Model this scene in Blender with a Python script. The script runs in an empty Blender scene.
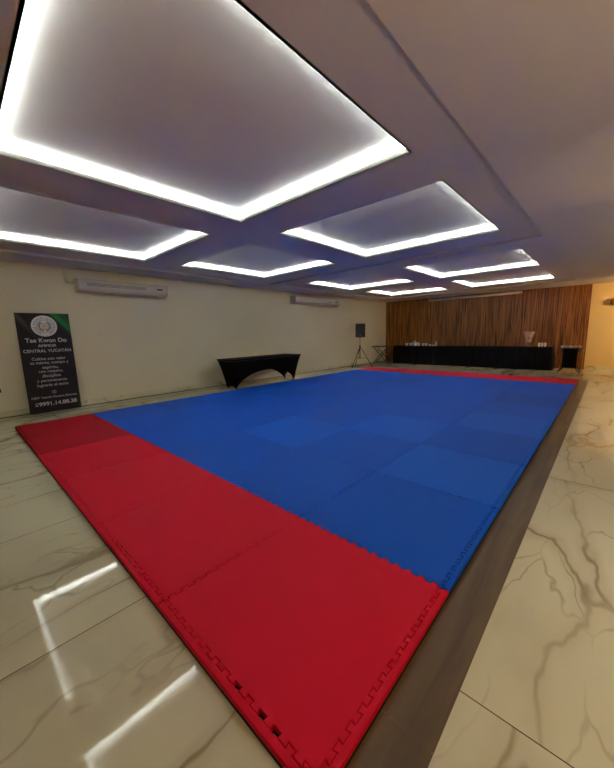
import bpy, bmesh, math, random
from mathutils import Vector, Matrix
from mathutils.geometry import tessellate_polygon
random.seed(7)
C = bpy.context.scene.collection
PI = math.pi

# ------------------------------------------------------------------ helpers
def lin(r, g, b):
    f = lambda c: (c/255/12.92) if c/255 <= .04045 else ((c/255+.055)/1.055)**2.4
    return (f(r), f(g), f(b), 1)

def mat(name, col, rough=.6, metal=0, spec=.5, emit=None, estr=0, trans=0, bump=None, var=None, ior=1.45, alpha=None):
    m = bpy.data.materials.new(name); m.use_nodes = True
    nt = m.node_tree; b = nt.nodes['Principled BSDF']
    b.inputs['Base Color'].default_value = col
    b.inputs['Roughness'].default_value = rough
    b.inputs['Metallic'].default_value = metal
    b.inputs['Specular IOR Level'].default_value = spec
    b.inputs['IOR'].default_value = ior
    b.inputs['Transmission Weight'].default_value = trans
    if emit:
        b.inputs['Emission Color'].default_value = emit
        b.inputs['Emission Strength'].default_value = estr
    tc = nt.nodes.new('ShaderNodeTexCoord')
    if var:                                            # (scale, amount): soft tonal variation
        n = nt.nodes.new('ShaderNodeTexNoise'); n.inputs['Scale'].default_value = var[0]; n.inputs['Detail'].default_value = 4
        nt.links.new(tc.outputs['Object'], n.inputs['Vector'])
        mr = nt.nodes.new('ShaderNodeMapRange'); mr.inputs['To Min'].default_value = 1-var[1]; mr.inputs['To Max'].default_value = 1+var[1]
        nt.links.new(n.outputs['Fac'], mr.inputs['Value'])
        mx = nt.nodes.new('ShaderNodeVectorMath'); mx.operation = 'SCALE'; mx.inputs[0].default_value = col[:3]
        nt.links.new(mr.outputs[0], mx.inputs['Scale']); nt.links.new(mx.outputs[0], b.inputs['Base Color'])
    if bump:
        n2 = nt.nodes.new('ShaderNodeTexNoise'); n2.inputs['Scale'].default_value = bump[0]; n2.inputs['Detail'].default_value = 3
        nt.links.new(tc.outputs['Object'], n2.inputs['Vector'])
        bp = nt.nodes.new('ShaderNodeBump'); bp.inputs['Strength'].default_value = bump[1]; bp.inputs['Distance'].default_value = .005
        nt.links.new(n2.outputs['Fac'], bp.inputs['Height']); nt.links.new(bp.outputs[0], b.inputs['Normal'])
    return m

class MB:
    """collects shapes into one mesh"""
    def __init__(s): s.bm = bmesh.new()
    def box(s, x0, x1, y0, y1, z0, z1, mi=0):
        v = [s.bm.verts.new(p) for p in [(x0,y0,z0),(x1,y0,z0),(x1,y1,z0),(x0,y1,z0),(x0,y0,z1),(x1,y0,z1),(x1,y1,z1),(x0,y1,z1)]]
        for q in [(0,3,2,1),(4,5,6,7),(0,1,5,4),(1,2,6,5),(2,3,7,6),(3,0,4,7)]:
            f = s.bm.faces.new([v[i] for i in q]); f.material_index = mi
        return s
    def quad(s, *pts, mi=0):
        f = s.bm.faces.new([s.bm.verts.new(p) for p in pts]); f.material_index = mi; return s
    def tube(s, a, b, r, r2=None, n=12, mi=0):
        a, b = Vector(a), Vector(b); r2 = r if r2 is None else r2
        d = (b-a).normalized(); u = d.orthogonal().normalized(); w = d.cross(u)
        A = [s.bm.verts.new(a+r*(math.cos(t)*u+math.sin(t)*w)) for t in [2*PI*k/n for k in range(n)]]
        B = [s.bm.verts.new(b+r2*(math.cos(t)*u+math.sin(t)*w)) for t in [2*PI*k/n for k in range(n)]]
        for k in range(n):
            f = s.bm.faces.new([A[k], A[(k+1)%n], B[(k+1)%n], B[k]]); f.smooth = True; f.material_index = mi
        s.bm.faces.new(A[::-1]).material_index = mi; s.bm.faces.new(B).material_index = mi
        return s
    def lathe(s, prof, c=(0,0,0), n=24, mi=0):
        rings = []
        for r, z in prof:
            rings.append([s.bm.verts.new((c[0]+r*math.cos(2*PI*k/n), c[1]+r*math.sin(2*PI*k/n), c[2]+z)) for k in range(n)] if r > 1e-6
                         else [s.bm.verts.new((c[0], c[1], c[2]+z))])
        for a, b in zip(rings, rings[1:]):
            for k in range(n):
                k2 = (k+1) % n
                if len(a) == 1: vs = [a[0], b[k2], b[k]]
                elif len(b) == 1: vs = [a[k], a[k2], b[0]]
                else: vs = [a[k], a[k2], b[k2], b[k]]
                f = s.bm.faces.new(vs); f.smooth = True; f.material_index = mi
        return s
    def prism(s, prof, y0, y1, mi=0):                  # profile in X-Z extruded along Y
        A = [s.bm.verts.new((x, y0, z)) for x, z in prof]; B = [s.bm.verts.new((x, y1, z)) for x, z in prof]
        n = len(prof)
        for k in range(n):
            s.bm.faces.new([A[k], A[(k+1)%n], B[(k+1)%n], B[k]]).material_index = mi
        s.bm.faces.new(A[::-1]).material_index = mi; s.bm.faces.new(B).material_index = mi
        return s
    def build(s, name, m, parent=None, bevel=0, loc=None, recalc=True):
        if recalc: bmesh.ops.recalc_face_normals(s.bm, faces=s.bm.faces)
        me = bpy.data.meshes.new(name); s.bm.to_mesh(me); s.bm.free()
        for mm in (m if isinstance(m, (list, tuple)) else [m]): me.materials.append(mm)
        o = bpy.data.objects.new(name, me); C.objects.link(o)
        if parent: o.parent = parent
        if loc: o.location = loc
        if bevel:
            b = o.modifiers.new('bevel', 'BEVEL'); b.width = bevel; b.segments = 3; b.limit_method = 'ANGLE'
        return o

def empty(name, loc=(0,0,0), rz=0):
    o = bpy.data.objects.new(name, None); C.objects.link(o); o.location = loc; o.rotation_euler = (0,0,rz); o.empty_display_size = .1
    return o
def tag(o, label, cat, group=None):
    o['label'] = label; o['category'] = cat
    if group: o['group'] = group
    return o
def structure(o): o['kind'] = 'structure'; return o
def dup(root, loc, label, rz=0):
    r = root.copy(); C.objects.link(r); r.location = loc; r.rotation_euler = (0,0,rz); r['label'] = label
    for ch in list(root.children):
        c = ch.copy(); C.objects.link(c); c.parent = r
        for g in list(ch.children):
            d = g.copy(); C.objects.link(d); d.parent = c
    return r
ORD = ['first','second','third','fourth','fifth','sixth','seventh','eighth','ninth','tenth']

# ------------------------------------------------------------------ materials
M_ceil = mat('ceiling_paint', (.66,.64,.64,1), .75, spec=.25, var=(.6,.03))
M_cove = mat('coffer_paint', (.72,.70,.70,1), .8, spec=.2)
M_lip = mat('coffer_lip_shaded', (.5,.52,.47,1), .7, spec=.2)  # darkened below the tray paint, shading the lip against the cove glow
M_led = mat('led_strip_glow', (1,1,1,1), .5, emit=(.93,1.0,.93,1), estr=15)
M_wall = mat('cream_wall_paint', lin(218,209,178), .7, spec=.3, var=(1.3,.03))
M_warmwall = mat('warm_wall_paint', lin(230,200,138), .7, spec=.3, var=(1.3,.03))
M_black = mat('black_fabric', (.004,.004,.005,1), .85, spec=.15, bump=(300,.2))
M_navy = mat('black_pleated_cloth', (.005,.006,.011,1), .8, spec=.2)
M_bmetal = mat('black_metal', (.012,.011,.011,1), .45)
M_darkwood = mat('dark_brown_board', (.03,.016,.01,1), .5)
M_grey = mat('grey_metal', (.25,.24,.23,1), .35, metal=.8)
M_ac = mat('ivory_plastic', lin(192,182,174), .4)
M_acdark = mat('dark_vent_slot', (.03,.028,.03,1), .6)
M_white = mat('white_ceramic', (.8,.79,.76,1), .25)
M_glass = mat('pink_tinted_glass', (.9,.72,.68,1), .08)
M_glass.node_tree.nodes['Principled BSDF'].inputs['Alpha'].default_value = .22
M_candy = mat('pink_and_cream_sweets', lin(232,180,165), .5, var=(60,.5))
M_gold = mat('gold_print', lin(190,165,90), .5)
M_print = mat('white_print', (.78,.78,.76,1), .6)
M_maroon = mat('maroon_print', lin(80,42,50), .6)
M_brass = mat('amber_lamp_shade', lin(150,85,35), .35)
M_sideshade = mat('mat_side_shade', (.008,.006,.007,1), .9)  # shade on the mat sides, put into a black lower layer
RED = [mat('red_mat_foam', c, .62, spec=.22, var=(9,.05), bump=(900,.25)) for c in (lin(226,12,50), lin(186,8,38), lin(236,18,62))]  # darker and brighter reds put view-dependent sheen into the colour
BLUE = [mat('blue_mat_foam', c, .62, spec=.22, var=(9,.05), bump=(900,.25)) for c in (lin(6,92,218), lin(8,102,230), lin(8,86,204))]  # blue variants likewise carry the sheen in their colour

def marble(joints=True):
    m = bpy.data.materials.new('calacatta_marble_tile' if joints else 'marble_skirting'); m.use_nodes = True
    nt = m.node_tree; N, L = nt.nodes, nt.links; b = N['Principled BSDF']
    def nd(t, **k):
        n = N.new(t)
        for a, v in k.items():
            if a.startswith('_'): setattr(n, a[1:], v)
            else: n.inputs[a].default_value = v
        return n
    def math_(op, a, b_=None, c_=None):
        n = N.new('ShaderNodeMath'); n.operation = op
        for i, v in enumerate((a, b_, c_)):
            if v is None: continue
            if isinstance(v, (int, float)): n.inputs[i].default_value = v
            else: L.new(v, n.inputs[i])
        return n.outputs[0]
    tc = nd('ShaderNodeTexCoord'); sp = nd('ShaderNodeSeparateXYZ'); L.new(tc.outputs['Object'], sp.inputs[0])
    X, Y = sp.outputs['X'], sp.outputs['Y']
    tx = math_('DIVIDE', math_('SUBTRACT', X, 4.82), 1.2); ty = math_('DIVIDE', math_('SUBTRACT', Y, .6), 2.4)
    ix, iy = math_('FLOOR', tx), math_('FLOOR', ty)
    ox = math_('ADD', math_('MULTIPLY', ix, 3.71), math_('MULTIPLY', iy, 1.93))
    oy = math_('ADD', math_('MULTIPLY', iy, 5.37), math_('MULTIPLY', ix, 2.29))
    # joint lines
    def joint(t, size):
        f = math_('FRACT', t); d = math_('MINIMUM', f, math_('SUBTRACT', 1, f))
        return math_('LESS_THAN', math_('MULTIPLY', d, size), .0022)
    jt = math_('MAXIMUM', joint(tx, 1.2), joint(ty, 2.4))
    cb = nd('ShaderNodeCombineXYZ')
    L.new(math_('ADD', X, ox), cb.inputs[0]); L.new(math_('ADD', Y, oy), cb.inputs[1])
    L.new(sp.outputs['Z'], cb.inputs[2])
    mp = nd('ShaderNodeMapping'); mp.inputs['Rotation'].default_value = (0,0,math.radians(24)); mp.inputs['Scale'].default_value = (1.5,.62,1)
    L.new(cb.outputs[0], mp.inputs['Vector'])
    wn = nd('ShaderNodeTexNoise', Scale=1.2, Detail=4.0, Roughness=.5); L.new(mp.outputs[0], wn.inputs['Vector'])
    wc = nd('ShaderNodeVectorMath', _operation='SUBTRACT'); wc.inputs[1].default_value = (.5,.5,.5); L.new(wn.outputs['Color'], wc.inputs[0])
    ws = nd('ShaderNodeVectorMath', _operation='SCALE', Scale=1.0); L.new(wc.outputs[0], ws.inputs[0])
    wa = nd('ShaderNodeVectorMath', _operation='ADD'); L.new(mp.outputs[0], wa.inputs[0]); L.new(ws.outputs[0], wa.inputs[1])
    def vein(scale, soft):
        n = nd('ShaderNodeTexVoronoi', Scale=scale); n.feature = 'DISTANCE_TO_EDGE'; L.new(wa.outputs[0], n.inputs['Vector'])
        mr = nd('ShaderNodeMapRange'); mr.interpolation_type = 'SMOOTHSTEP'
        mr.inputs['From Min'].default_value = 0; mr.inputs['From Max'].default_value = soft
        mr.inputs['To Min'].default_value = 1; mr.inputs['To Max'].default_value = 0
        L.new(n.outputs['Distance'], mr.inputs['Value']); return mr.outputs[0]
    def mask_(scale, lo, hi):
        mn = nd('ShaderNodeTexNoise', Scale=scale, Detail=2.0); L.new(cb.outputs[0], mn.inputs['Vector'])
        mk = nd('ShaderNodeMapRange'); mk.inputs['From Min'].default_value = lo; mk.inputs['From Max'].default_value = hi
        L.new(mn.outputs['Fac'], mk.inputs['Value']); return mk.outputs[0]
    k1, k2 = mask_(.9, .28, .56), mask_(1.7, .40, .62)
    v1 = math_('MULTIPLY', math_('MULTIPLY', vein(.95, .028), k1), .55)
    v2 = math_('MULTIPLY', math_('MULTIPLY', vein(1.9, .022), k2), .42)
    halo = math_('MULTIPLY', math_('MULTIPLY', vein(.95, .13), k1), .22)
    v = math_('MINIMUM', math_('ADD', math_('MAXIMUM', v1, v2), halo), 1)
    cl = nd('ShaderNodeTexNoise', Scale=.8, Detail=3.0); L.new(cb.outputs[0], cl.inputs['Vector'])
    base = nd('ShaderNodeMix'); base.data_type = 'RGBA'
    base.inputs['A'].default_value = lin(208,205,170); base.inputs['B'].default_value = lin(230,226,196)
    L.new(cl.outputs['Fac'], base.inputs['Factor'])
    m1 = nd('ShaderNodeMix'); m1.data_type = 'RGBA'; m1.inputs['B'].default_value = lin(138,112,68)
    L.new(v, m1.inputs['Factor']); L.new(base.outputs['Result'], m1.inputs['A'])
    m2 = nd('ShaderNodeMix'); m2.data_type = 'RGBA'; m2.inputs['B'].default_value = lin(92,66,42)
    (L.new(jt, m2.inputs['Factor']) if joints else None); m2.inputs['Factor'].default_value = 0; L.new(m1.outputs['Result'], m2.inputs['A'])
    L.new(m2.outputs['Result'], b.inputs['Base Color'])
    b.inputs['Roughness'].default_value = .035; b.inputs['Specular IOR Level'].default_value = .5
    return m
M_marble = marble(); M_skirt = marble(False)

def wood(name, c1, c2, scale, rough, rot=0, contrast=(.35,.65)):
    m = bpy.data.materials.new(name); m.use_nodes = True
    nt = m.node_tree; N, L = nt.nodes, nt.links; b = N['Principled BSDF']
    tc = N.new('ShaderNodeTexCoord'); mp = N.new('ShaderNodeMapping'); mp.inputs['Scale'].default_value = scale; mp.inputs['Rotation'].default_value = (0,rot,0)
    n = N.new('ShaderNodeTexNoise'); n.inputs['Scale'].default_value = 1; n.inputs['Detail'].default_value = 6; n.inputs['Distortion'].default_value = .6
    mr = N.new('ShaderNodeMapRange'); mr.inputs['From Min'].default_value = contrast[0]; mr.inputs['From Max'].default_value = contrast[1]
    mx = N.new('ShaderNodeMix'); mx.data_type = 'RGBA'; mx.inputs['A'].default_value = c1; mx.inputs['B'].default_value = c2
    L.new(tc.outputs['Object'], mp.inputs['Vector']); L.new(mp.outputs[0], n.inputs['Vector']); L.new(n.outputs['Fac'], mr.inputs['Value'])
    L.new(mr.outputs[0], mx.inputs['Factor']); L.new(mx.outputs['Result'], b.inputs['Base Color'])
    b.inputs['Roughness'].default_value = rough
    return m
M_slat = wood('walnut_slat_wood', lin(72,38,13), lin(184,116,48), (26,1,.9), .45)
M_slatgap = mat('panel_gap', lin(30,16,8), .8)
M_plank = wood('grey_brown_floor_plank', lin(82,64,38), lin(112,92,58), (14,.9,1), .42)

# ------------------------------------------------------------------ room dimensions
WX, RX, FY, BY = -1.185, 8.9, -3.6, 13.32
ZS, ZC, ZT = 2.672, 2.71, 2.95
K = (ZC-1.331)/(2.685-1.331)
sx = lambda x: 6.484+(x-6.484)*K
sy = lambda y: -.529+(y+.529)*K
CX = [(sx(.24), sx(2.378)), (sx(3.068), sx(5.236))]
CY = [(sy(-.141), sy(2.043)), (sy(2.705), sy(4.827)), (sy(6.266), sy(8.379)), (sy(9.195), sy(11.06))]
REC = [(sx(-.331), sx(5.648), sy(-.80), sy(5.486)), (sx(-.331), sx(5.648), sy(5.86), sy(11.62))]
DY0, DY1, DH = 3.10, 4.15, 2.25        # unseen doorway assumed in the right wall, shaping the ceiling streak

structure(MB().box(WX-.12, RX+4.6, FY-.12, BY+.12, -.12, 0).build('floor', M_marble))
structure(MB().box(WX-.12, WX, FY-.12, BY+.12, 0, ZT).build('wall_left', M_wall))
structure(MB().box(WX, RX+.12, BY, BY+.12, 0, ZT).build('wall_back', M_warmwall))
structure(MB().box(WX, RX+.12, FY-.12, FY, 0, ZT).build('wall_front', M_wall))
w = MB(); w.box(RX, RX+.12, FY, DY0, 0, ZT); w.box(RX, RX+.12, DY1, BY, 0, ZT); w.box(RX, RX+.12, DY0, DY1, DH, ZT)
structure(w.build('wall_right', M_warmwall))
w = MB(); w.box(RX+.12, RX+4.6, DY0-.8, DY0-.7, 0, ZT).box(RX+.12, RX+4.6, DY1+.7, DY1+.8, 0, ZT).box(RX+4.5, RX+4.6, DY0-.7, DY1+.7, 0, ZT)
structure(w.build('wall_assumed_lobby', M_warmwall))  # unseen lobby walls and ceiling, assumed to hold the streak lamp
structure(MB().box(RX+.12, RX+4.6, DY0-.8, DY1+.8, ZT-.02, ZT+.1).build('ceiling_assumed_lobby', M_ceil))

# stepped plaster ceiling with coffer openings
xs = sorted({WX, RX, *[v for r in REC for v in r[:2]], *[v for c in CX for v in c]})
ys = sorted({FY, BY, *[v for r in REC for v in r[2:]], *[v for c in CY for v in c]})
def level(x, y):
    for a in CX:
        for b in CY:
            if a[0] < x < a[1] and b[0] < y < b[1]: return None
    for r in REC:
        if r[0] < x < r[1] and r[2] < y < r[3]: return ZC
    return ZS
c = MB(); lv = {}
for i in range(len(xs)-1):
    for j in range(len(ys)-1):
        lv[i,j] = level((xs[i]+xs[i+1])/2, (ys[j]+ys[j+1])/2)
for (i,j), z in lv.items():
    if z is not None: c.quad((xs[i],ys[j],z),(xs[i],ys[j+1],z),(xs[i+1],ys[j+1],z),(xs[i+1],ys[j],z))
    for di, dj in ((1,0),(0,1)):
        z2 = lv.get((i+di, j+dj))
        if z is None or z2 is None or z == z2: continue
        if di: c.quad((xs[i+1],ys[j],z),(xs[i+1],ys[j+1],z),(xs[i+1],ys[j+1],z2),(xs[i+1],ys[j],z2))
        else: c.quad((xs[i],ys[j+1],z),(xs[i+1],ys[j+1],z),(xs[i+1],ys[j+1],z2),(xs[i],ys[j+1],z2))
# closed upper side of the slab
c.quad((WX-.12,FY-.12,ZT+.06),(RX+.12,FY-.12,ZT+.06),(RX+.12,BY+.12,ZT+.06),(WX-.12,BY+.12,ZT+.06))
structure(c.build('ceiling', M_ceil, recalc=False))

# lit coffers
ROWN = ['nearest the camera', 'second from the camera', 'third from the camera', 'farthest, at the wood wall']
COLN = ['on the left wall side', 'on the right side']
W_, LIP, HH = .10, .028, .105
for a, (x0, x1) in enumerate(CX):
    for b, (y0, y1) in enumerate(CY):
        t = empty('ceiling_coffer', ((x0+x1)/2, (y0+y1)/2, ZC))
        tag(t, 'square white-lit ceiling coffer %s, row %s' % (COLN[a], ROWN[b]), 'ceiling light', 'lit coffers in the ceiling')
        hx, hy = (x1-x0)/2, (y1-y0)/2
        m = MB()                                      # tray: top and cavity walls
        X_, Y_ = hx+W_, hy+W_
        m.box(-X_, X_, -Y_, Y_, HH, HH+.02)
        m.box(-X_-.02, -X_, -Y_, Y_, 0.002, HH).box(X_, X_+.02, -Y_, Y_, 0.002, HH).box(-X_, X_, -Y_-.02, -Y_, 0.002, HH).box(-X_, X_, Y_, Y_+.02, 0.002, HH)
        m.build('tray', M_cove, t)
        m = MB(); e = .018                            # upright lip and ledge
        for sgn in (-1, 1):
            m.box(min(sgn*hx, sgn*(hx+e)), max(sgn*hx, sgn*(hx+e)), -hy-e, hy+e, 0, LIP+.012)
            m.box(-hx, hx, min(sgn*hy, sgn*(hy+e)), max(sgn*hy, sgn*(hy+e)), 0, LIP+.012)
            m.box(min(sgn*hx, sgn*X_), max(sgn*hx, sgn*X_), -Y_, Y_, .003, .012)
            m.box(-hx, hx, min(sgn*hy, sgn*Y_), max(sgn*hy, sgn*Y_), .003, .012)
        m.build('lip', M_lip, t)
        for sgn in (-1, 1):
            o = MB().box(-.015, .015, -hy, hy, .014, .022).build('light_strip', M_led, t); o.location = (sgn*(hx+.055), 0, 0)
            o = MB().box(-hx, hx, -.015, .015, .014, .022).build('light_strip', M_led, t); o.location = (0, sgn*(hy+.055), 0)

# marble skirting with its dark floor joint
m = MB().box(WX, WX+.015, FY, BY-.08, .012, .11); structure(m.build('baseboard_left', M_skirt))
structure(MB().box(WX, WX+.022, FY, BY-.08, 0, .012).build('trim_2', mat('brown_floor_joint', lin(74,52,30), .6)))
structure(MB().box(5.99, RX, BY-.015, BY, 0, .11).build('baseboard_back', M_skirt))
# a thin edge line on the floor beside the left wall
structure(MB().box(-.875, -.835, FY, BY-.1, 0, .0015).build('trim_3', mat('bronze_floor_strip', lin(84,62,34), .4)))

# wood slat panelling over the back wall
m = MB(); m.box(WX+.001, 5.95, BY-.05, BY-.001, 0, ZS-.002, mi=1)
x = WX+.006
while x < 5.945:
    wd = random.choice((.028,.036,.05,.044)); d = random.uniform(.006,.03)
    x2 = min(x+wd, 5.95)
    m.box(x, x2, BY-.05-d, BY-.05, .005, ZS-.004); x = x2+.009
structure(m.build('trim_1', [M_slat, M_slatgap]))

# timber strip let into the floor
m = MB(); random.seed(3); y = -2.6
edges = [-2.6, -.95, .35, 1.9, 3.4, 4.9, 6.4, 7.9, 9.4, 10.32]
for a_, b_ in zip(edges, edges[1:]):
    m.box(5.96, 6.185, a_+.001, b_-.001, -.01, .002)
structure(m.build('trim_4', M_plank))

# ------------------------------------------------------------------ puzzle mats
TH, S, AMP, PER = .04, .038, .0088, .0715
XG = [0, .92, 1.86, 2.92, 3.96, 4.98, 6.0]
XG = [-.08+.08*(v/6)+v for v in XG]; XG[-1] = 6.0
YG = [1.015*k for k in range(11)]
def jag(P, Q, skip=()):
    """toothed line from P to Q (horizontal or vertical)"""
    P, Q = Vector(P), Vector(Q); L = (Q-P).length; d = (Q-P)/L; nrm = Vector((-d.y, d.x))
    n = max(1, round(L/PER)); p = L/n; out = [P.copy()]
    for k in range(n):
        a0 = k*p
        if k == 0: out.append(P+d*(.12*p)-nrm*AMP)
        h = AMP if k not in skip else -AMP
        out += [P+d*(a0+.30*p)-nrm*AMP, P+d*(a0+.24*p)+nrm*h, P+d*(a0+.76*p)+nrm*h, P+d*(a0+.70*p)-nrm*AMP]
        if k == n-1: out.append(P+d*(a0+.88*p)-nrm*AMP)
    return out
def inset(poly, g):
    n = len(poly); out = []
    for i in range(n):
        a, b, c_ = poly[i-1], poly[i], poly[(i+1)%n]
        d1 = (b-a).normalized(); d2 = (c_-b).normalized()
        n1 = Vector((-d1.y, d1.x)); n2 = Vector((-d2.y, d2.x))
        k = n1+n2; den = max(.35, k.dot(n1))
        out.append(b+k*(g/den))
    return out
def slab(poly, g, col, name, parent, o):
    """foam slab: lower layer blackened as side shade, coloured upper layer with an eased top edge"""
    bm = bmesh.new(); rings = []
    for gg, z in ((g, 0.0015), (g, TH*.45), (g, TH-.0025), (g+.0022, TH)):
        q = inset(poly, gg)
        rings.append([bm.verts.new((v.x-o[0], v.y-o[1], z)) for v in q])
    n = len(poly)
    for ri, (A, B) in enumerate(zip(rings, rings[1:])):
        for k in range(n):
            f = bm.faces.new([A[k], A[(k+1)%n], B[(k+1)%n], B[k]]); f.material_index = 1 if ri == 0 else 0
    q = inset(poly, g+.0022)
    for tri in tessellate_polygon([[Vector((v.x, v.y, 0)) for v in q]]):
        a, b, c_ = [q[i] for i in tri]
        if (b-a).cross(c_-a) < 0: tri = tri[::-1]
        for R_, ids, mi in ((rings[-1], tri, 0), (rings[0], tri[::-1], 1)):
            bm.faces.new([R_[i] for i in ids]).material_index = mi
    me = bpy.data.meshes.new(name); bm.to_mesh(me); bm.free(); me.materials.append(col); me.materials.append(M_sideshade)
    ob = bpy.data.objects.new(name, me); C.objects.link(ob)
    if parent: ob.parent = parent
    return ob
def clean(pl):
    out = []
    for v in pl:
        if not out or (v-out[-1]).length > 1e-6: out.append(v)
    if (out[0]-out[-1]).length < 1e-6: out.pop()
    return out
random.seed(11)
for j in range(10):
    for i in range(6):
        x0, x1, y0, y1 = XG[i], XG[i+1], YG[j], YG[j+1]
        lx, rx_ = x0+(S if i == 0 else 0), x1-(S if i == 5 else 0)
        ly, ry_ = y0+(S if j == 0 else 0), y1-(S if j == 9 else 0)
        red = j in (0, 9)
        if red: col = RED[1] if (j == 0 and i < 2) else (RED[2] if (j == 9 and i in (3,4)) else RED[0])  # tones picked per tile to imitate sheen at differing angles
        else: col = BLUE[1] if (i, j) in ((5,2),(4,3),(3,2),(5,4)) else (BLUE[2] if (i, j) in ((0,2),(1,4),(5,6),(2,7)) else BLUE[0])
        poly = clean(jag((lx,ly),(rx_,ly)) + jag((rx_,ly),(rx_,ry_)) + jag((lx,ry_),(rx_,ry_))[::-1] + jag((lx,ly),(lx,ry_))[::-1])
        o = ((x0+x1)/2, (y0+y1)/2)
        t = empty('puzzle_mat', (o[0], o[1], 0))
        side = ORD[i] + ' from the left wall'
        if j == 0: lab = 'red foam puzzle mat in the near border row, ' + side
        elif j == 9: lab = 'red foam puzzle mat in the far border row, ' + side
        else: lab = 'blue foam mat, %s blue row from the near end, %s from left wall' % (ORD[j-1], ORD[i])
        tag(t, lab, 'mat', ('red' if red else 'blue')+' interlocking foam floor mats')
        g = random.choice((.0006,.0009,.0014)) if not red else .0011
        slab(poly, g, col, 'mat_panel', t, o)
        V = lambda *p: Vector(p)
        # straight border strips clipped to the outer teeth
        if j == 0:
            sk = (2, 5, 7, 10, 12) if i == 5 else ()
            n = len(jag((lx,ly),(rx_,ly)))
            pl = [V(x0,y0), V(x1,y0)] + ([V(x1,ly)] if i == 5 else []) + jag((lx,ly),(rx_,ly))[::-1] + ([V(x0,ly)] if i == 0 else [])
            if i == 5:   # some sockets stay open: pull the strip's tabs back there
                jj = jag((lx,ly),(rx_,ly), skip=(8, 10, 11)); pl = [V(x0,y0), V(x1,y0), V(x1,ly)] + jj[::-1]
            slab(clean(pl), g, col, 'edge_strip', t, o)
        if j == 9:
            pl = ([V(x0,ry_)] if i == 0 else []) + jag((lx,ry_),(rx_,ry_)) + ([V(x1,ry_)] if i == 5 else []) + [V(x1,y1), V(x0,y1)]
            slab(clean(pl), g, col, 'edge_strip', t, o)
        if i == 0:
            pl = [V(x0,ly)] + jag((lx,ly),(lx,ry_)) + [V(x0,ry_)]
            slab(clean(pl), g, col, 'edge_strip', t, o)
        if i == 5:
            pl = [V(x1,ly), V(x1,ry_)] + jag((rx_,ly),(rx_,ry_))[::-1]
            slab(clean(pl), g, col, 'edge_strip', t, o)

# ------------------------------------------------------------------ stretch covered table by the left wall
TX0, TX1, TY0, TY1, TZ = -.82, -.13, 4.02, 6.42, .75
cx_, cy_ = (TX0+TX1)/2, (TY0+TY1)/2
t = empty('folding_table', (cx_, cy_, 0)); tag(t, 'folding table hidden under a tight black stretch cover, standing by the left wall', 'table')
hx, hy = (TX1-TX0)/2, (TY1-TY0)/2
MB().box(-hx+.012, hx-.012, -hy+.012, hy-.012, TZ-.045, TZ-.008).build('tabletop', M_darkwood, t, bevel=.005)
fx, fy = .165, hy-.20
FEET = [(-fx-.0,-fy),(fx,-fy),(fx,fy),(-fx,fy)]
# top edge runs over the corners, feet sit slightly inward
for px, py in FEET:
    l = MB().tube((px*1.1, py, TZ-.045), (px, py, .012), .014).tube((px,py,0),(px,py,.03),.02); l.build('leg', M_bmetal, t)
bm = bmesh.new()
n_long, n_short, nv = 36, 14, 16
per = []
def seg(a, b, fa, fb, n, arch):
    for k in range(n):
        s = k/n
        per.append((Vector(a).lerp(Vector(b), s), Vector(fa).lerp(Vector(fb), s), s, arch))
cor = [(-hx,-hy),(hx,-hy),(hx,hy),(-hx,hy)]
feet = [(-fx-.03,-fy-.02),(fx+.03,-fy-.02),(fx+.03,fy+.02),(-fx-.03,fy+.02)]
seg(cor[0],cor[1],feet[0],feet[1],n_short,.05); seg(cor[1],cor[2],feet[1],feet[2],n_long,.40)
seg(cor[2],cor[3],feet[2],feet[3],n_short,.26); seg(cor[3],cor[0],feet[3],feet[0],n_long,.40)
rows = []
for vi in range(nv+1):
    row = []
    for a, f, s, arch in per:
        hem = .012 + arch*(1-abs(2*s-1)**2.2)**.8
        z = TZ-.002 + (hem-TZ+.002)*vi/nv
        q = (1-z/TZ)
        pos = a.lerp(f, q**.72)
        row.append(bm.verts.new((pos.x, pos.y, z)))
    rows.append(row)
n = len(per)
for A, B in zip(rows, rows[1:]):
    for k in range(n):
        f = bm.faces.new([A[k], B[k], B[(k+1)%n], A[(k+1)%n]]); f.smooth = True
bm.faces.new(rows[0])
bmesh.ops.recalc_face_normals(bm, faces=bm.faces)
me = bpy.data.meshes.new('stretch_table_cover'); bm.to_mesh(me); bm.free(); me.materials.append(M_black)
o = bpy.data.objects.new('stretch_table_cover', me); C.objects.link(o); o.location = (cx_, cy_, 0)
sm = o.modifiers.new('s', 'SOLIDIFY'); sm.thickness = .003; sm.offset = 1
tag(o, 'black stretch cover with arched hems pulled over the table by the left wall', 'tablecloth')

# ------------------------------------------------------------------ loudspeaker on tripod
SX, SY = -.72, 10.4
t = empty('speaker_stand', (SX, SY, 0)); tag(t, 'black tripod speaker stand in the left back corner', 'speaker stand')
MB().tube((0,0,.30),(0,0,.80),.019).build('lower_pole', M_bmetal, t)
MB().tube((0,0,.78),(0,0,1.155),.014).build('upper_pole', M_grey, t)
MB().tube((0,0,.76),(0,0,.84),.028).build('collar', M_bmetal, t)
for k in range(3):
    a = math.radians(25+120*k)
    l = MB().tube((.02*math.cos(a),.02*math.sin(a),.76),(.48*math.cos(a),.48*math.sin(a),.012),.0125)
    l.tube((.0,.0,.34),(.27*math.cos(a),.27*math.sin(a),.345),.007)
    g = l.build('leg', M_bmetal, t)
    MB().tube((.455*math.cos(a),.455*math.sin(a),.045),(.49*math.cos(a),.49*math.sin(a),0.004),.02).build('rubber_foot', M_black, g)
t = empty('loudspeaker', (SX, SY, 1.155), math.radians(38)); tag(t, 'black loudspeaker raised on the tripod stand near the left back corner', 'speaker')
b = MB(); W0, W1, D, H = .19, .14, .16, .52            # trapezoid plan
pl = [(-W0,-D),(W0,-D),(W1,D),(-W1,D)]
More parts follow.
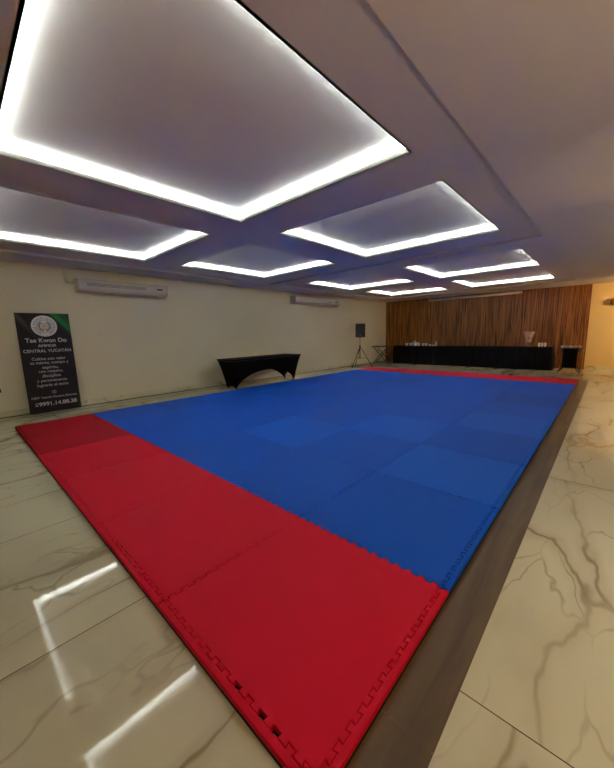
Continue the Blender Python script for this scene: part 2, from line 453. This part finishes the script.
A = [b.bm.verts.new((x,y,.0)) for x,y in pl]; B = [b.bm.verts.new((x,y,H)) for x,y in pl]
for k in range(4): b.bm.faces.new([A[k],A[(k+1)%4],B[(k+1)%4],B[k]])
b.bm.faces.new(A[::-1]); b.bm.faces.new(B); b.build('cabinet', M_bmetal, t, bevel=.015)
MB().box(-.165,.165,-.172,-.161,.03,.49).build('grille', mat('speaker_grille_mesh', (.008,.010,.02,1), .6, bump=(250,1)), t, bevel=.004)
MB().box(-.03,.03,-.177,-.172,.05,.07).build('badge', M_grey, t)
MB().lathe([(.0,0),(.035,0),(.035,-.02),(.0,-.02)]).build('pole_socket', M_bmetal, t)
# cable on the floor by the wall
cu = bpy.data.curves.new('power_cable', 'CURVE'); cu.dimensions = '3D'; cu.bevel_depth = .006; cu.bevel_resolution = 3
sp = cu.splines.new('BEZIER'); pts = [(-1.15,9.6,.05),(-1.0,10.1,.008),(-.86,10.4,.008),(-.70,10.52,.03)]
sp.bezier_points.add(len(pts)-1)
for bp_, p_ in zip(sp.bezier_points, pts): bp_.co = p_; bp_.handle_left_type = bp_.handle_right_type = 'AUTO'
cu.materials.append(M_black); tmp = bpy.data.objects.new('tmp', cu); C.objects.link(tmp); bpy.context.view_layer.update()
me = bpy.data.meshes.new_from_object(tmp.evaluated_get(bpy.context.evaluated_depsgraph_get())); bpy.data.objects.remove(tmp)
o = bpy.data.objects.new('power_cable', me); C.objects.link(o); tag(o, 'black power cable running from the speaker stand along the left wall', 'cable')

# ------------------------------------------------------------------ folding tables with crossed legs
def cross_table(name, loc, rz, w, d, h, label, topm=M_darkwood):
    t = empty(name, loc, rz); tag(t, label, 'table')
    MB().box(-w/2,w/2,-d/2,d/2,h-.03,h).build('tabletop', topm, t, bevel=.005)
    for sy_ in (-1, 1):
        y = sy_*(d/2-.05)
        for sx_ in (-1, 1):
            l = MB().tube((sx_*(w/2-.06), y+.012*sx_, h-.03), (-sx_*(w/2-.02), y+.012*sx_, .012), .013)
            l.build('leg', M_bmetal, t)
    for sx_ in (-1, 1):
        MB().tube((sx_*(w/2-.02), -d/2+.05, .02), (sx_*(w/2-.02), d/2-.05, .02), .011).build('foot_bar', M_bmetal, t)
        MB().tube((sx_*(w/4-.02), -d/2+.05, h*.73), (sx_*(w/4-.02), d/2-.05, h*.73), .009).build('stretcher', M_bmetal, t)
    return t
cross_table('folding_table', (-.66, 12.0, 0), math.radians(6), .74, .42, .75, 'small dark folding table with crossed legs between speaker and long black table')
tt = cross_table('folding_table', (5.66, 12.1, 0), math.radians(-4), .56, .46, .74, 'small dark folding table with crossed legs holding white bowls, right end of wood wall')
# black cloth hung under its top, pale tassels at the sides
b = MB(); nn = 24
for k in range(nn):
    a0, a1 = k/nn, (k+1)/nn
    f = lambda s: (5.66-.17+.34*s, 11.845+.012*math.sin(s*28), 0)
    p, q = f(a0), f(a1)
    b.quad((p[0],p[1],.16),(q[0],q[1],.16),(q[0],q[1],.735),(p[0],p[1],.735))
o = b.build('hanging_cloth', M_black, recalc=False); sm = o.modifiers.new('s','SOLIDIFY'); sm.thickness = .004
tag(o, 'narrow black cloth hanging from front of the small table with bowls', 'cloth')
for sx_, ln, w_ in ((-.235,.32,'left'),(.235,.42,'right')):
    b = MB().box(-.022,.022,-.006,.006,-ln,0)
    o = b.build('folded_napkin', mat('dusty_pink_cloth', lin(120,85,75), .8), loc=(5.66+sx_, 11.852, .735), bevel=.004)
    tag(o, 'narrow dusty pink cloth hanging at %s edge of the small bowl table' % w_, 'cloth')

# long table under pleated cloth
LX0, LX1, LY0, LY1 = -.30, 5.17, 12.32, 12.98
t = empty('banquet_table', ((LX0+LX1)/2, (LY0+LY1)/2, 0)); tag(t, 'long banquet table hidden under black pleated cloth in front of wood wall', 'table')
hx, hy = (LX1-LX0)/2, (LY1-LY0)/2
MB().box(-hx+.02,hx-.02,-hy+.02,hy-.02,.70,.735).build('tabletop', M_darkwood, t)
for x in (-hx+.12, -hx/3, hx/3, hx-.12):
    for y in (-hy+.08, hy-.08):
        MB().tube((x,y,.0),(x,y,.70),.015).build('leg', M_bmetal, t)
bm = bmesh.new(); per = []
def run(a, b, n):
    a, b = Vector(a), Vector(b); d = (b-a); nr = Vector((d.y,-d.x)).normalized()
    for k in range(n): per.append((a+d*k/n, nr, k))
run((-hx,-hy),(hx,-hy),330); run((hx,-hy),(hx,hy),44); run((hx,hy),(-hx,hy),80); run((-hx,hy),(-hx,-hy),44)
random.seed(5); rows = []
ph = [random.uniform(-.6,.6) for _ in per]
for z in (.742,.735,.60,.35,.12,.006):
    q = 1-z/.742; row = []
    for idx, (p, nr, k) in enumerate(per):
        a = .016*min(1, q*3)*(math.sin(k*.85+ph[idx]*.5)+1) + .015*q
        pp = p+nr*a; row.append(bm.verts.new((pp.x, pp.y, z)))
    rows.append(row)
n = len(per)
for A, B in zip(rows, rows[1:]):
    for k in range(n):
        f = bm.faces.new([A[k],B[k],B[(k+1)%n],A[(k+1)%n]]); f.smooth = True
bm.faces.new(rows[0]); bmesh.ops.recalc_face_normals(bm, faces=bm.faces)
me = bpy.data.meshes.new('tablecloth'); bm.to_mesh(me); bm.free(); me.materials.append(M_navy)
o = bpy.data.objects.new('tablecloth', me); C.objects.link(o); o.location = ((LX0+LX1)/2, (LY0+LY1)/2, 0)
sm = o.modifiers.new('s','SOLIDIFY'); sm.thickness = .003; sm.offset = -1
tag(o, 'long black pleated cloth over the banquet table at the wood wall', 'tablecloth')
TOPZ = .7425
# white crockery on the left part of the cloth
def cup(loc, label, r=.058, h=.11, group='white crockery at left end of long table'):
    t = empty('cup', loc, random.uniform(0,6)); tag(t, label, 'cup', group)
    MB().lathe([(0,0),(r*.6,0),(r*.75,h*.2),(r,h),(r*.92,h),(r*.68,h*.22),(0,.008)], n=18).build('bowl', M_white, t)
    b = MB(); pr = None
    for k in range(9):
        a = -PI/2+PI*k/8; p = (r*.82+.022*math.cos(a), 0, h*.55+.022*math.sin(a))
        if pr: b.tube(pr, p, .004, n=8)
        pr = p
    b.build('handle', M_white, t); return t
def xy(px, y=12.55): return px
its = [(.28,.04),(.42,.05),(.55,.075),(.66,.09),(.80,.07),(.92,.075),(1.03,.055),(1.14,.06),(1.24,.05)]
cupx = [.24,.39,.76,.92,1.07]
names_ = ['first','second','third','fourth','fifth']
for k, x in enumerate(cupx): cup((x, 12.46+.05*(k%2), TOPZ), 'white cup at left end of long black table, %s cup from the left' % names_[k])
def teapot(loc, label, s=1.0):
    t = empty('teapot', loc, math.radians(20)); tag(t, label, 'teapot', 'white crockery at left end of long table')
    MB().lathe([(0,0),(.05*s,0),(.075*s,.04*s),(.07*s,.09*s),(.035*s,.12*s),(0,.122*s)]).build('body', M_white, t)
    MB().lathe([(.036*s,.12*s),(.03*s,.133*s),(.008*s,.138*s),(.012*s,.155*s),(0,.16*s)]).build('lid', M_white, t)
    MB().tube((.06*s,0,.05*s),(.115*s,0,.11*s),.014*s,.008*s).build('spout', M_white, t)
    b = MB(); pr = None
    for k in range(9):
        a = PI/2+PI*k/8; p = (-.06*s+.045*s*math.cos(a), 0, .065*s+.035*s*math.sin(a))
        if pr: b.tube(pr, p, .006*s, n=8)
        pr = p
    b.build('handle', M_white, t)
teapot((.575,12.5,TOPZ), 'white lidded pot standing among the cups on the long black table', 1.45)
def bowls(x, y, z, n, name_fmt, r=.06, h=.035, group=None, cat='bowl', name='bowl'):
    for k in range(n):
        o = MB().lathe([(0,.004),(r*.5,0),(r*.6,.006),(r,h),(r*.95,h),(r*.55,.012),(0,.010)], n=20).build(name, M_white, loc=(x, y, z+k*h*.42))
        tag(o, name_fmt % ORD[k], cat, group)
bowls(1.21,12.5,TOPZ,3,'white bowl in the low stack right of the cups, %s from the bottom', group='white crockery at left end of long table')
bowls(1.345,12.5,TOPZ,2,'white bowl beside the tall white bottle, %s from the bottom', r=.05, group='white crockery at left end of long table')
o = MB().lathe([(0,0),(.028,0),(.03,.07),(.02,.09),(.012,.11),(.012,.13),(0,.131)]).build('bottle', M_white, loc=(1.45,12.5,TOPZ)); o.scale = (1.2,1.2,1.5); tag(o, 'slim white bottle at the right end of the white crockery row', 'bottle')
# glass vase of sweets
VX = 4.50
t = empty('candy_vase', (VX,12.55,TOPZ)); t.scale = (1.0,1.0,1.25); tag(t, 'flared glass vase of pink sweets near right end of long black table', 'vase')
MB().lathe([(0,0),(.13,0),(.13,.015),(.05,.06),(.07,.10),(.12,.24),(.18,.40),(.172,.40),(.112,.24),(.062,.11),(.0,.10)], n=28).build('glass', M_glass, t)
b = MB(); random.seed(9)
for k in range(210):
    zz = random.uniform(.12,.385); rr = .065+(zz-.10)*.30; a = random.uniform(0,2*PI); q = rr*math.sqrt(random.uniform(.3,1))*.88
    b.lathe([(0,-.016),(.015,-.008),(.017,.004),(.010,.014),(0,.017)], c=(q*math.cos(a), q*math.sin(a), zz), n=7)
o = b.build('sweets', M_candy, t); o['kind'] = 'stuff'; o['label'] = 'pink and cream sweets filling the vase'
for k, x in enumerate((4.80,4.88,4.96)):
    bowls(x,12.56,TOPZ,6,'white cup in the %s nested stack right of the sweets vase, %%s from the bottom' % ('left','middle','right')[k], r=.037, h=.042, group='nested white cups near right end of long table', cat='cup', name='stacked_cup')
for k in range(5):
    x = 5.46+k*.10
    o = MB().lathe([(0,0),(.03,0),(.048,.04),(.05,.065),(.044,.065),(.04,.04),(0,.012)], n=20).build('bowl', M_white, loc=(x, 12.02-.01*k, .74))
    tag(o, 'small white bowl on the small right table, %s from the left' % ORD[k], 'bowl', 'white bowls on the small right table')

# ------------------------------------------------------------------ projector screen case under the ceiling
t = empty('projector_screen_case', (2.50,13.05,2.59)); tag(t, 'long white roll-up projection screen case mounted above the wood wall', 'projector screen')
MB().tube((-1.60,0,0),(1.60,0,0),.042,n=20).build('case', M_ac, t)
for s_ in (-1,1):
    MB().tube((s_*1.60,0,0),(s_*1.63,0,0),.05,n=20).build('end_cap', M_ac, t)
    MB().box(s_*1.2-.02,s_*1.2+.02,-.02,.16,.035,.06).build('bracket', M_ac, t)
MB().box(-1.55,1.55,-.012,.012,-.058,-.042).build('pull_bar', M_ac, t)

# ------------------------------------------------------------------ air conditioners on the left wall
def aircon(y0, y1, label, z0=2.25):
    L = y1-y0
    t = empty('air_conditioner', (WX, (y0+y1)/2, z0)); tag(t, label, 'air conditioner', 'long air conditioners on the left wall')
    prof = [(0.004,-.02),(.10,-.03),(.22,.015),(.245,.06),(.24,.18),(.22,.215),(0.004,.225)]
    MB().prism(prof, -L/2, L/2).build('housing', M_ac, t, bevel=.006)
    b = MB()
    for z in (.085,.108,.131):
        b.box(.2405,.247,-L/2+.12,L/2-.45,z,z+.007)
    b.build('intake_slots', M_acdark, t)
    MB().prism([(.11,-.028),(.216,.012),(.222,.005),(.115,-.036)], -L/2+.1, L/2-.1).build('louvre', M_ac, t)
    for s_ in (-1,1): 
        MB().prism([(x_+.004 if x_>.05 else x_, z_) for x_, z_ in prof], s_*(L/2+.001), s_*(L/2+.02)).build('end_cap', M_ac, t, bevel=.004)
    MB().box(.243,.250,L/2-.22,L/2-.10,.10,.13).build('display', M_acdark, t)
aircon(1.28, 2.95, 'long ivory air conditioner high on the left wall above the banner')
aircon(7.1, 9.35, 'long ivory air conditioner high on the left wall, farther away, near the speaker', 2.32)
# pipes by the nearer unit
b = MB().tube((WX+.03,1.12,2.40),(WX+.03,1.24,2.40),.02).tube((WX+.03,1.12,2.40),(WX+.03,1.12,2.64),.02)
tag(b.build('refrigerant_pipe', M_wall), 'short painted pipe beside the air conditioner above the banner', 'pipe')

# wall lamp at right edge
t = empty('wall_lamp', (6.54,BY,2.09)); tag(t, 'oval amber brown wall lamp on the yellow wall at the right edge', 'wall lamp')
b = MB(); b.lathe([(0,-.10),(.08,-.095),(.13,-.06),(.15,0),(.13,.06),(.08,.095),(0,.10)], n=28); o = b.build('lamp_shade', M_brass, t, loc=(0,-.08,0)); o.scale = (1,.5,1)
MB().box(-.05,.05,-.03,0,-.05,.05).build('back_plate', M_bmetal, t)
# socket at left
t = empty('wall_socket', (WX, -.06, .48)); tag(t, 'small dark wall socket low on left wall at the photo edge', 'socket')
MB().box(0,.008,-.06,.05,-.035,.035).build('plate', M_darkwood, t, bevel=.003)
MB().box(.008,.011,-.03,.02,-.015,.015).build('outlet', M_bmetal, t)

# ------------------------------------------------------------------ banner
def banner_mat():
    m = bpy.data.materials.new('printed_banner_vinyl'); m.use_nodes = True
    nt = m.node_tree; N, L = nt.nodes, nt.links; b = N['Principled BSDF']
    tc = N.new('ShaderNodeTexCoord'); sp = N.new('ShaderNodeSeparateXYZ'); L.new(tc.outputs['Object'], sp.inputs[0])
    def M(op, a, b_=0):
        n = N.new('ShaderNodeMath'); n.operation = op
        for i, v in enumerate((a, b_)):
            if isinstance(v, (int,float)): n.inputs[i].default_value = v
            else: L.new(v, n.inputs[i])
        return n.outputs[0]
    X, Z = sp.outputs['X'], sp.outputs['Z']
    def band(u, c0, w):
        r = N.new('ShaderNodeMapRange'); r.interpolation_type = 'SMOOTHSTEP'
        r.inputs['From Min'].default_value = 0; r.inputs['From Max'].default_value = w; r.inputs['To Min'].default_value = 1; r.inputs['To Max'].default_value = 0
        L.new(M('ABSOLUTE', M('SUBTRACT', u, c0)), r.inputs['Value']); return r.outputs[0]
    u = M('ADD', M('MULTIPLY', X, 1.25), Z)           # falling diagonal
    g1 = M('MULTIPLY', band(u, 1.98, .10), .9); g2 = M('MULTIPLY', band(u, 2.08, .30), .45)
    low = M('MULTIPLY', M('MULTIPLY', band(X, .42, .10), band(Z, .1, .6)), .35)
    green = M('MINIMUM', M('ADD', M('ADD', g1, g2), low), 1)
    v = M('ADD', M('MULTIPLY', X, 1.6), Z)
    gr = M('MULTIPLY', M('MULTIPLY', band(v, 1.16, .12), band(Z, 1.8, .6)), .3)
    base = N.new('ShaderNodeMix'); base.data_type = 'RGBA'; base.inputs['A'].default_value = lin(40,34,42); base.inputs['B'].default_value = lin(34,128,62)
    L.new(green, base.inputs['Factor'])
    m2 = N.new('ShaderNodeMix'); m2.data_type = 'RGBA'; m2.inputs['B'].default_value = lin(120,120,120)
    L.new(gr, m2.inputs['Factor']); L.new(base.outputs['Result'], m2.inputs['A'])
    L.new(m2.outputs['Result'], b.inputs['Base Color']); b.inputs['Roughness'].default_value = .6; b.inputs['Specular IOR Level'].default_value = .25
    return m
BW, BH = .78, 1.80
ban = empty('banner', (-1.055, .70, .012), PI/2); ban.rotation_euler = (math.radians(-3.4), 0, PI/2)
tag(ban, 'dark green and black martial arts banner with white text leaning on the left wall', 'banner')
MB().box(-BW/2,BW/2,-.004,.004,0,BH).build('vinyl_sheet', banner_mat(), ban)
fr = MB(); fr.box(-BW/2,BW/2,.006,.022,0,.03).box(-BW/2,BW/2,.006,.022,BH-.03,BH).box(-BW/2,-BW/2+.03,.006,.022,.03,BH-.03).box(BW/2-.03,BW/2,.006,.022,.03,BH-.03)
fr.build('backing_frame', M_bmetal, ban)
def text(s, width, z, mtl, x=0, bold=.0, height=None, name='lettering'):
    cu = bpy.data.curves.new(name, 'FONT'); cu.body = s; cu.align_x = 'CENTER'; cu.align_y = 'CENTER'; cu.size = .1
    o = bpy.data.objects.new('tmp', cu); C.objects.link(o); bpy.context.view_layer.update()
    me = bpy.data.meshes.new_from_object(o.evaluated_get(bpy.context.evaluated_depsgraph_get()))
    bpy.data.objects.remove(o)
    if bold:
        bb = bmesh.new(); bb.from_mesh(me); src = list(bb.faces)
        for dx, dy in ((-1,0),(1,0),(0,1),(0,-1)):
            d_ = bmesh.ops.duplicate(bb, geom=src+[e_ for f_ in src for e_ in f_.edges][:0])
            for v in d_['geom']:
                if isinstance(v, bmesh.types.BMVert): v.co.x += dx*bold; v.co.y += dy*bold
        bb.to_mesh(me); bb.free()
    xs_ = [v.co.x for v in me.vertices]; ys_ = [v.co.y for v in me.vertices]
    w0, h0 = max(xs_)-min(xs_), max(ys_)-min(ys_); cxx = (max(xs_)+min(xs_))/2; cyy = (max(ys_)+min(ys_))/2
    k = width/w0; kz = k if height is None else height/h0
    for v in me.vertices:
        X_, Y_ = (v.co.x-cxx)*k, (v.co.y-cyy)*kz
        v.co = (x+X_, -.0055, z+Y_)
    me.materials.clear(); me.materials.append(mtl)
    o = bpy.data.objects.new(name, me); C.objects.link(o); o.parent = ban
    return o
Zf = lambda f: BH*(1-f)
text('Tae Kwon Do', .61, Zf(.270), M_print, bold=.003)
text('AMMOR', .27, Zf(.325), M_print, bold=.002)
text('CENTRAL YUCATÁN', .70, Zf(.372), M_print, bold=.002)
for s, w_, f in (('Cultiva con valor',.50,.455),('tu mente, cuerpo y',.57,.502),('espíritu,',.24,.548),('con respeto,',.36,.590),('disciplina',.28,.634),
                 ('y perseverancia',.45,.682),('lograrás el éxito',.47,.728)):
    text(s, w_, Zf(f), M_print, bold=.0012)
text('MDP Yazmín Roxana Estévez', .68, Zf(.848), M_print, bold=.0008)
text('9991.14.88.38', .58, Zf(.915), M_print, x=.04, bold=.003, height=.075)
def disc(r0, r1, x, z, y, m, name, n=48, sx_=1):
    b = MB()
    for k in range(n):
        a0, a1 = 2*PI*k/n, 2*PI*(k+1)/n
        if r0 < 1e-6: 
            f = b.bm.faces.new([b.bm.verts.new(p) for p in ((x,y,z),(x+r1*math.cos(a0),y,z+r1*math.sin(a0)),(x+r1*math.cos(a1),y,z+r1*math.sin(a1)))])
        else: b.quad((x+r0*math.cos(a0),y,z+r0*math.sin(a0)),(x+r1*math.cos(a0),y,z+r1*math.sin(a0)),(x+r1*math.cos(a1),y,z+r1*math.sin(a1)),(x+r0*math.cos(a1),y,z+r0*math.sin(a1)))
    return b.build(name, m, ban)
EZ = Zf(.128)
disc(0, .19, 0, EZ, -.0050, M_print, 'emblem_disc')
disc(.108, .114, 0, EZ, -.0062, M_maroon, 'emblem_ring')
# ring lettering
b = MB()
for k in range(34):
    a = 2*PI*k/34
    if 250 < (math.degrees(a)) % 360 < 290: continue
    if k % 9 == 8: continue
    for rr in (.138,.155):
        cxk, czk = rr*math.cos(a), EZ+rr*math.sin(a)
        tx_, tz_ = -math.sin(a)*.007, math.cos(a)*.007; nx_, nz_ = math.cos(a)*.006, math.sin(a)*.006
        b.quad((cxk-tx_-nx_,-.0062,czk-tz_-nz_),(cxk+tx_-nx_,-.0062,czk+tz_-nz_),(cxk+tx_*.6+nx_,-.0062,czk+tz_*.6+nz_),(cxk-tx_*.6+nx_,-.0062,czk-tz_*.6+nz_))
b.build('ring_lettering', M_maroon, ban)
# laurel wreath of leaves
b = MB()
for s_ in (-1,1):
    for k in range(9):
        a = -PI/2 + s_*(.35+.27*k)
        for rr, tl in ((.072,.5),(.09,-.5)):
            cxk, czk = rr*math.cos(a), EZ+rr*math.sin(a); d = a+s_*PI/2+s_*tl
            ux, uz = math.cos(d), math.sin(d); L_ = .017; w0 = .007
            b.quad((cxk-ux*L_,-.0062,czk-uz*L_),(cxk+uz*w0,-.0062,czk-ux*w0),(cxk+ux*L_,-.0062,czk+uz*L_),(cxk-uz*w0,-.0062,czk+ux*w0))
b.build('laurel_wreath', M_maroon, ban)
disc(.036,.048, 0, EZ+.006, -.0062, M_gold, 'gold_ring')
disc(0,.020, 0, EZ+.006, -.0062, M_gold, 'gold_centre')
b = MB().box(-.045,.045,-.0066,-.0060,EZ-.062,EZ-.048); b.build('gold_ribbon', M_gold, ban)
b = MB()                                              # round icon over the name line
disc(.024,.029, 0, Zf(.80), -.0056, M_print, 'icon_ring')
text('f', .014, Zf(.80), M_print, bold=.002, name='icon_letter')
b = MB().box(-.298,-.262,-.0062,-.0052,Zf(.915)-.028,Zf(.915)+.028); b.build('phone_icon', M_print, ban)
b = MB().box(-.292,-.268,-.0068,-.0058,Zf(.915)-.016,Zf(.915)+.020); b.build('phone_icon_screen', M_maroon, ban)

# ------------------------------------------------------------------ unseen lamps assumed on the right side of the room
M_bulb = mat('warm_bulb', (1,1,1,1), .5, emit=(1,.62,.22,1), estr=6)
def sconce(y, label, power, x=RX):  # unseen sconce, assumed as the source warming the back-right wall
    t = empty('assumed_sconce', (x, y, 2.05)); tag(t, label, 'wall lamp', 'assumed sconces on the right wall')
    MB().box(-.03,0,-.06,.06,-.10,.10).build('back_plate', M_bmetal, t)
    o = MB().lathe([(.07,-.10),(.085,.10),(.08,.10),(.065,-.10)], n=24).build('lamp_shade', M_brass, t, loc=(-.12,0,0))
    MB().lathe([(0,-.05),(.035,-.02),(.035,.03),(0,.05)], n=16).build('bulb', M_bulb, t, loc=(-.12,0,0))
    l = bpy.data.lights.new('bulb_light','SPOT'); l.energy = power; l.color = (1,.64,.30); l.shadow_soft_size = .05; l.spot_size = math.radians(105); l.spot_blend = .8
    lo = bpy.data.objects.new('bulb_light', l); C.objects.link(lo); lo.parent = t; lo.location = (-.16,.1,.13); lo.rotation_euler = Vector((-1,.75,-.12)).to_track_quat('-Z','Y').to_euler()
sconce(11.6, 'assumed warm sconce on the right wall nearest the back corner', 85)
def added_torchiere(x, y, label, power):  # unseen uplighters added to warm the ceiling on this side
    t = empty('added_uplighter', (x, y, 0)); tag(t, label, 'added floor lamp', 'added uplighters along the right wall')
    MB().lathe([(0,0),(.15,0),(.15,.02),(.02,.03),(0,.03)]).build('base', M_bmetal, t)
    MB().tube((0,0,.03),(0,0,.82),.012).build('pole', M_bmetal, t)
    MB().lathe([(.02,.80),(.16,.90),(.155,.905),(.0,.815)]).build('lamp_shade', M_bmetal, t)
    l = bpy.data.lights.new('bulb_light','SPOT'); l.energy = power; l.color = (1,.72,.46); l.spot_size = math.radians(155); l.spot_blend = 1; l.shadow_soft_size = .25
    lo = bpy.data.objects.new('bulb_light', l); C.objects.link(lo); lo.parent = t; lo.location = (0,0,.94); lo.rotation_euler = (PI,0,0)
added_torchiere(8.2, .3, 'added black uplighter by the right wall before the doorway', 46)
added_torchiere(8.3, 5.0, 'added black uplighter by the right wall beyond the doorway', 12)
for k, y in enumerate((-1.2, 1.6, 5.6, 8.6)):  # unseen ceiling spots added to brighten the right-hand floor
    t = empty('added_downlight', (7.6, y, ZS)); tag(t, 'added round fill light over the right aisle, %s from the near end' % ORD[k], 'ceiling light', 'added downlights over the right aisle')
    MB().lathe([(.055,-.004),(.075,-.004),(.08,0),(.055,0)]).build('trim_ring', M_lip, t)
    MB().lathe([(0,-.002),(.054,-.002)]).build('lens', M_bulb, t)
    l = bpy.data.lights.new('fill_beam','SPOT'); l.energy = 24; l.color = (1,.90,.76); l.spot_size = math.radians(100); l.spot_blend = 1; l.shadow_soft_size = .06
    lo = bpy.data.objects.new('fill_beam', l); C.objects.link(lo); lo.parent = t; lo.location = (0,0,-.02)
# unseen lamp in an assumed lobby, put there to cast a warm ceiling streak
t = empty('assumed_uplight', (RX+4.0, 3.75, 0)); tag(t, 'assumed warm floor uplight in the assumed lobby beyond the doorway', 'assumed lamp')
MB().lathe([(0,0),(.12,0),(.12,.02),(.03,.05),(.03,.3),(.11,.42),(.10,.42),(.02,.31),(0,.31)]).build('lamp_body', M_bmetal, t)
l = bpy.data.lights.new('uplight','SPOT'); l.energy = 170; l.color = (1,.66,.36); l.spot_size = math.radians(24); l.spot_blend = .6; l.shadow_soft_size = .06
lo = bpy.data.objects.new('uplight', l); C.objects.link(lo); lo.parent = t; lo.location = (-.1,0,.47); lo.rotation_euler = (math.radians(-90-14),0,math.radians(-90)) 
lo.rotation_euler = Vector((-1,-.02,.50)).to_track_quat('-Z','Y').to_euler()

# ------------------------------------------------------------------ world, camera
w = bpy.data.worlds.new('world'); bpy.context.scene.world = w; w.use_nodes = True
w.node_tree.nodes['Background'].inputs[0].default_value = (.02,.02,.025,1); w.node_tree.nodes['Background'].inputs[1].default_value = .2

cam = bpy.data.cameras.new('camera'); co = bpy.data.objects.new('camera', cam); C.objects.link(co)
yaw, pitch, roll, f = 0.7452217160240737, -0.15216577185711236, -0.022734331569036606, 326.82
cam.sensor_fit = 'HORIZONTAL'; cam.sensor_width = 36; cam.lens = f/614*36; cam.clip_start = .02
cyw, syw, cp, sp_ = math.cos(yaw), math.sin(yaw), math.cos(pitch), math.sin(pitch)
fw = Vector((-syw*cp, cyw*cp, sp_)); r = Vector((cyw, syw, 0)); u = r.cross(fw)
cr, sr = math.cos(roll), math.sin(roll)
r2 = cr*r+sr*u; u2 = -sr*r+cr*u
m4 = Matrix((r2, u2, -fw)).transposed().to_4x4(); m4.translation = Vector((6.4842, -.5287, 1.3311))
co.matrix_world = m4
bpy.context.scene.camera = co
vs = bpy.context.scene.view_settings
vs.view_transform = 'Standard'; vs.look = 'None'; vs.gamma = 1; vs.use_curve_mapping = False; vs.exposure = 1.85
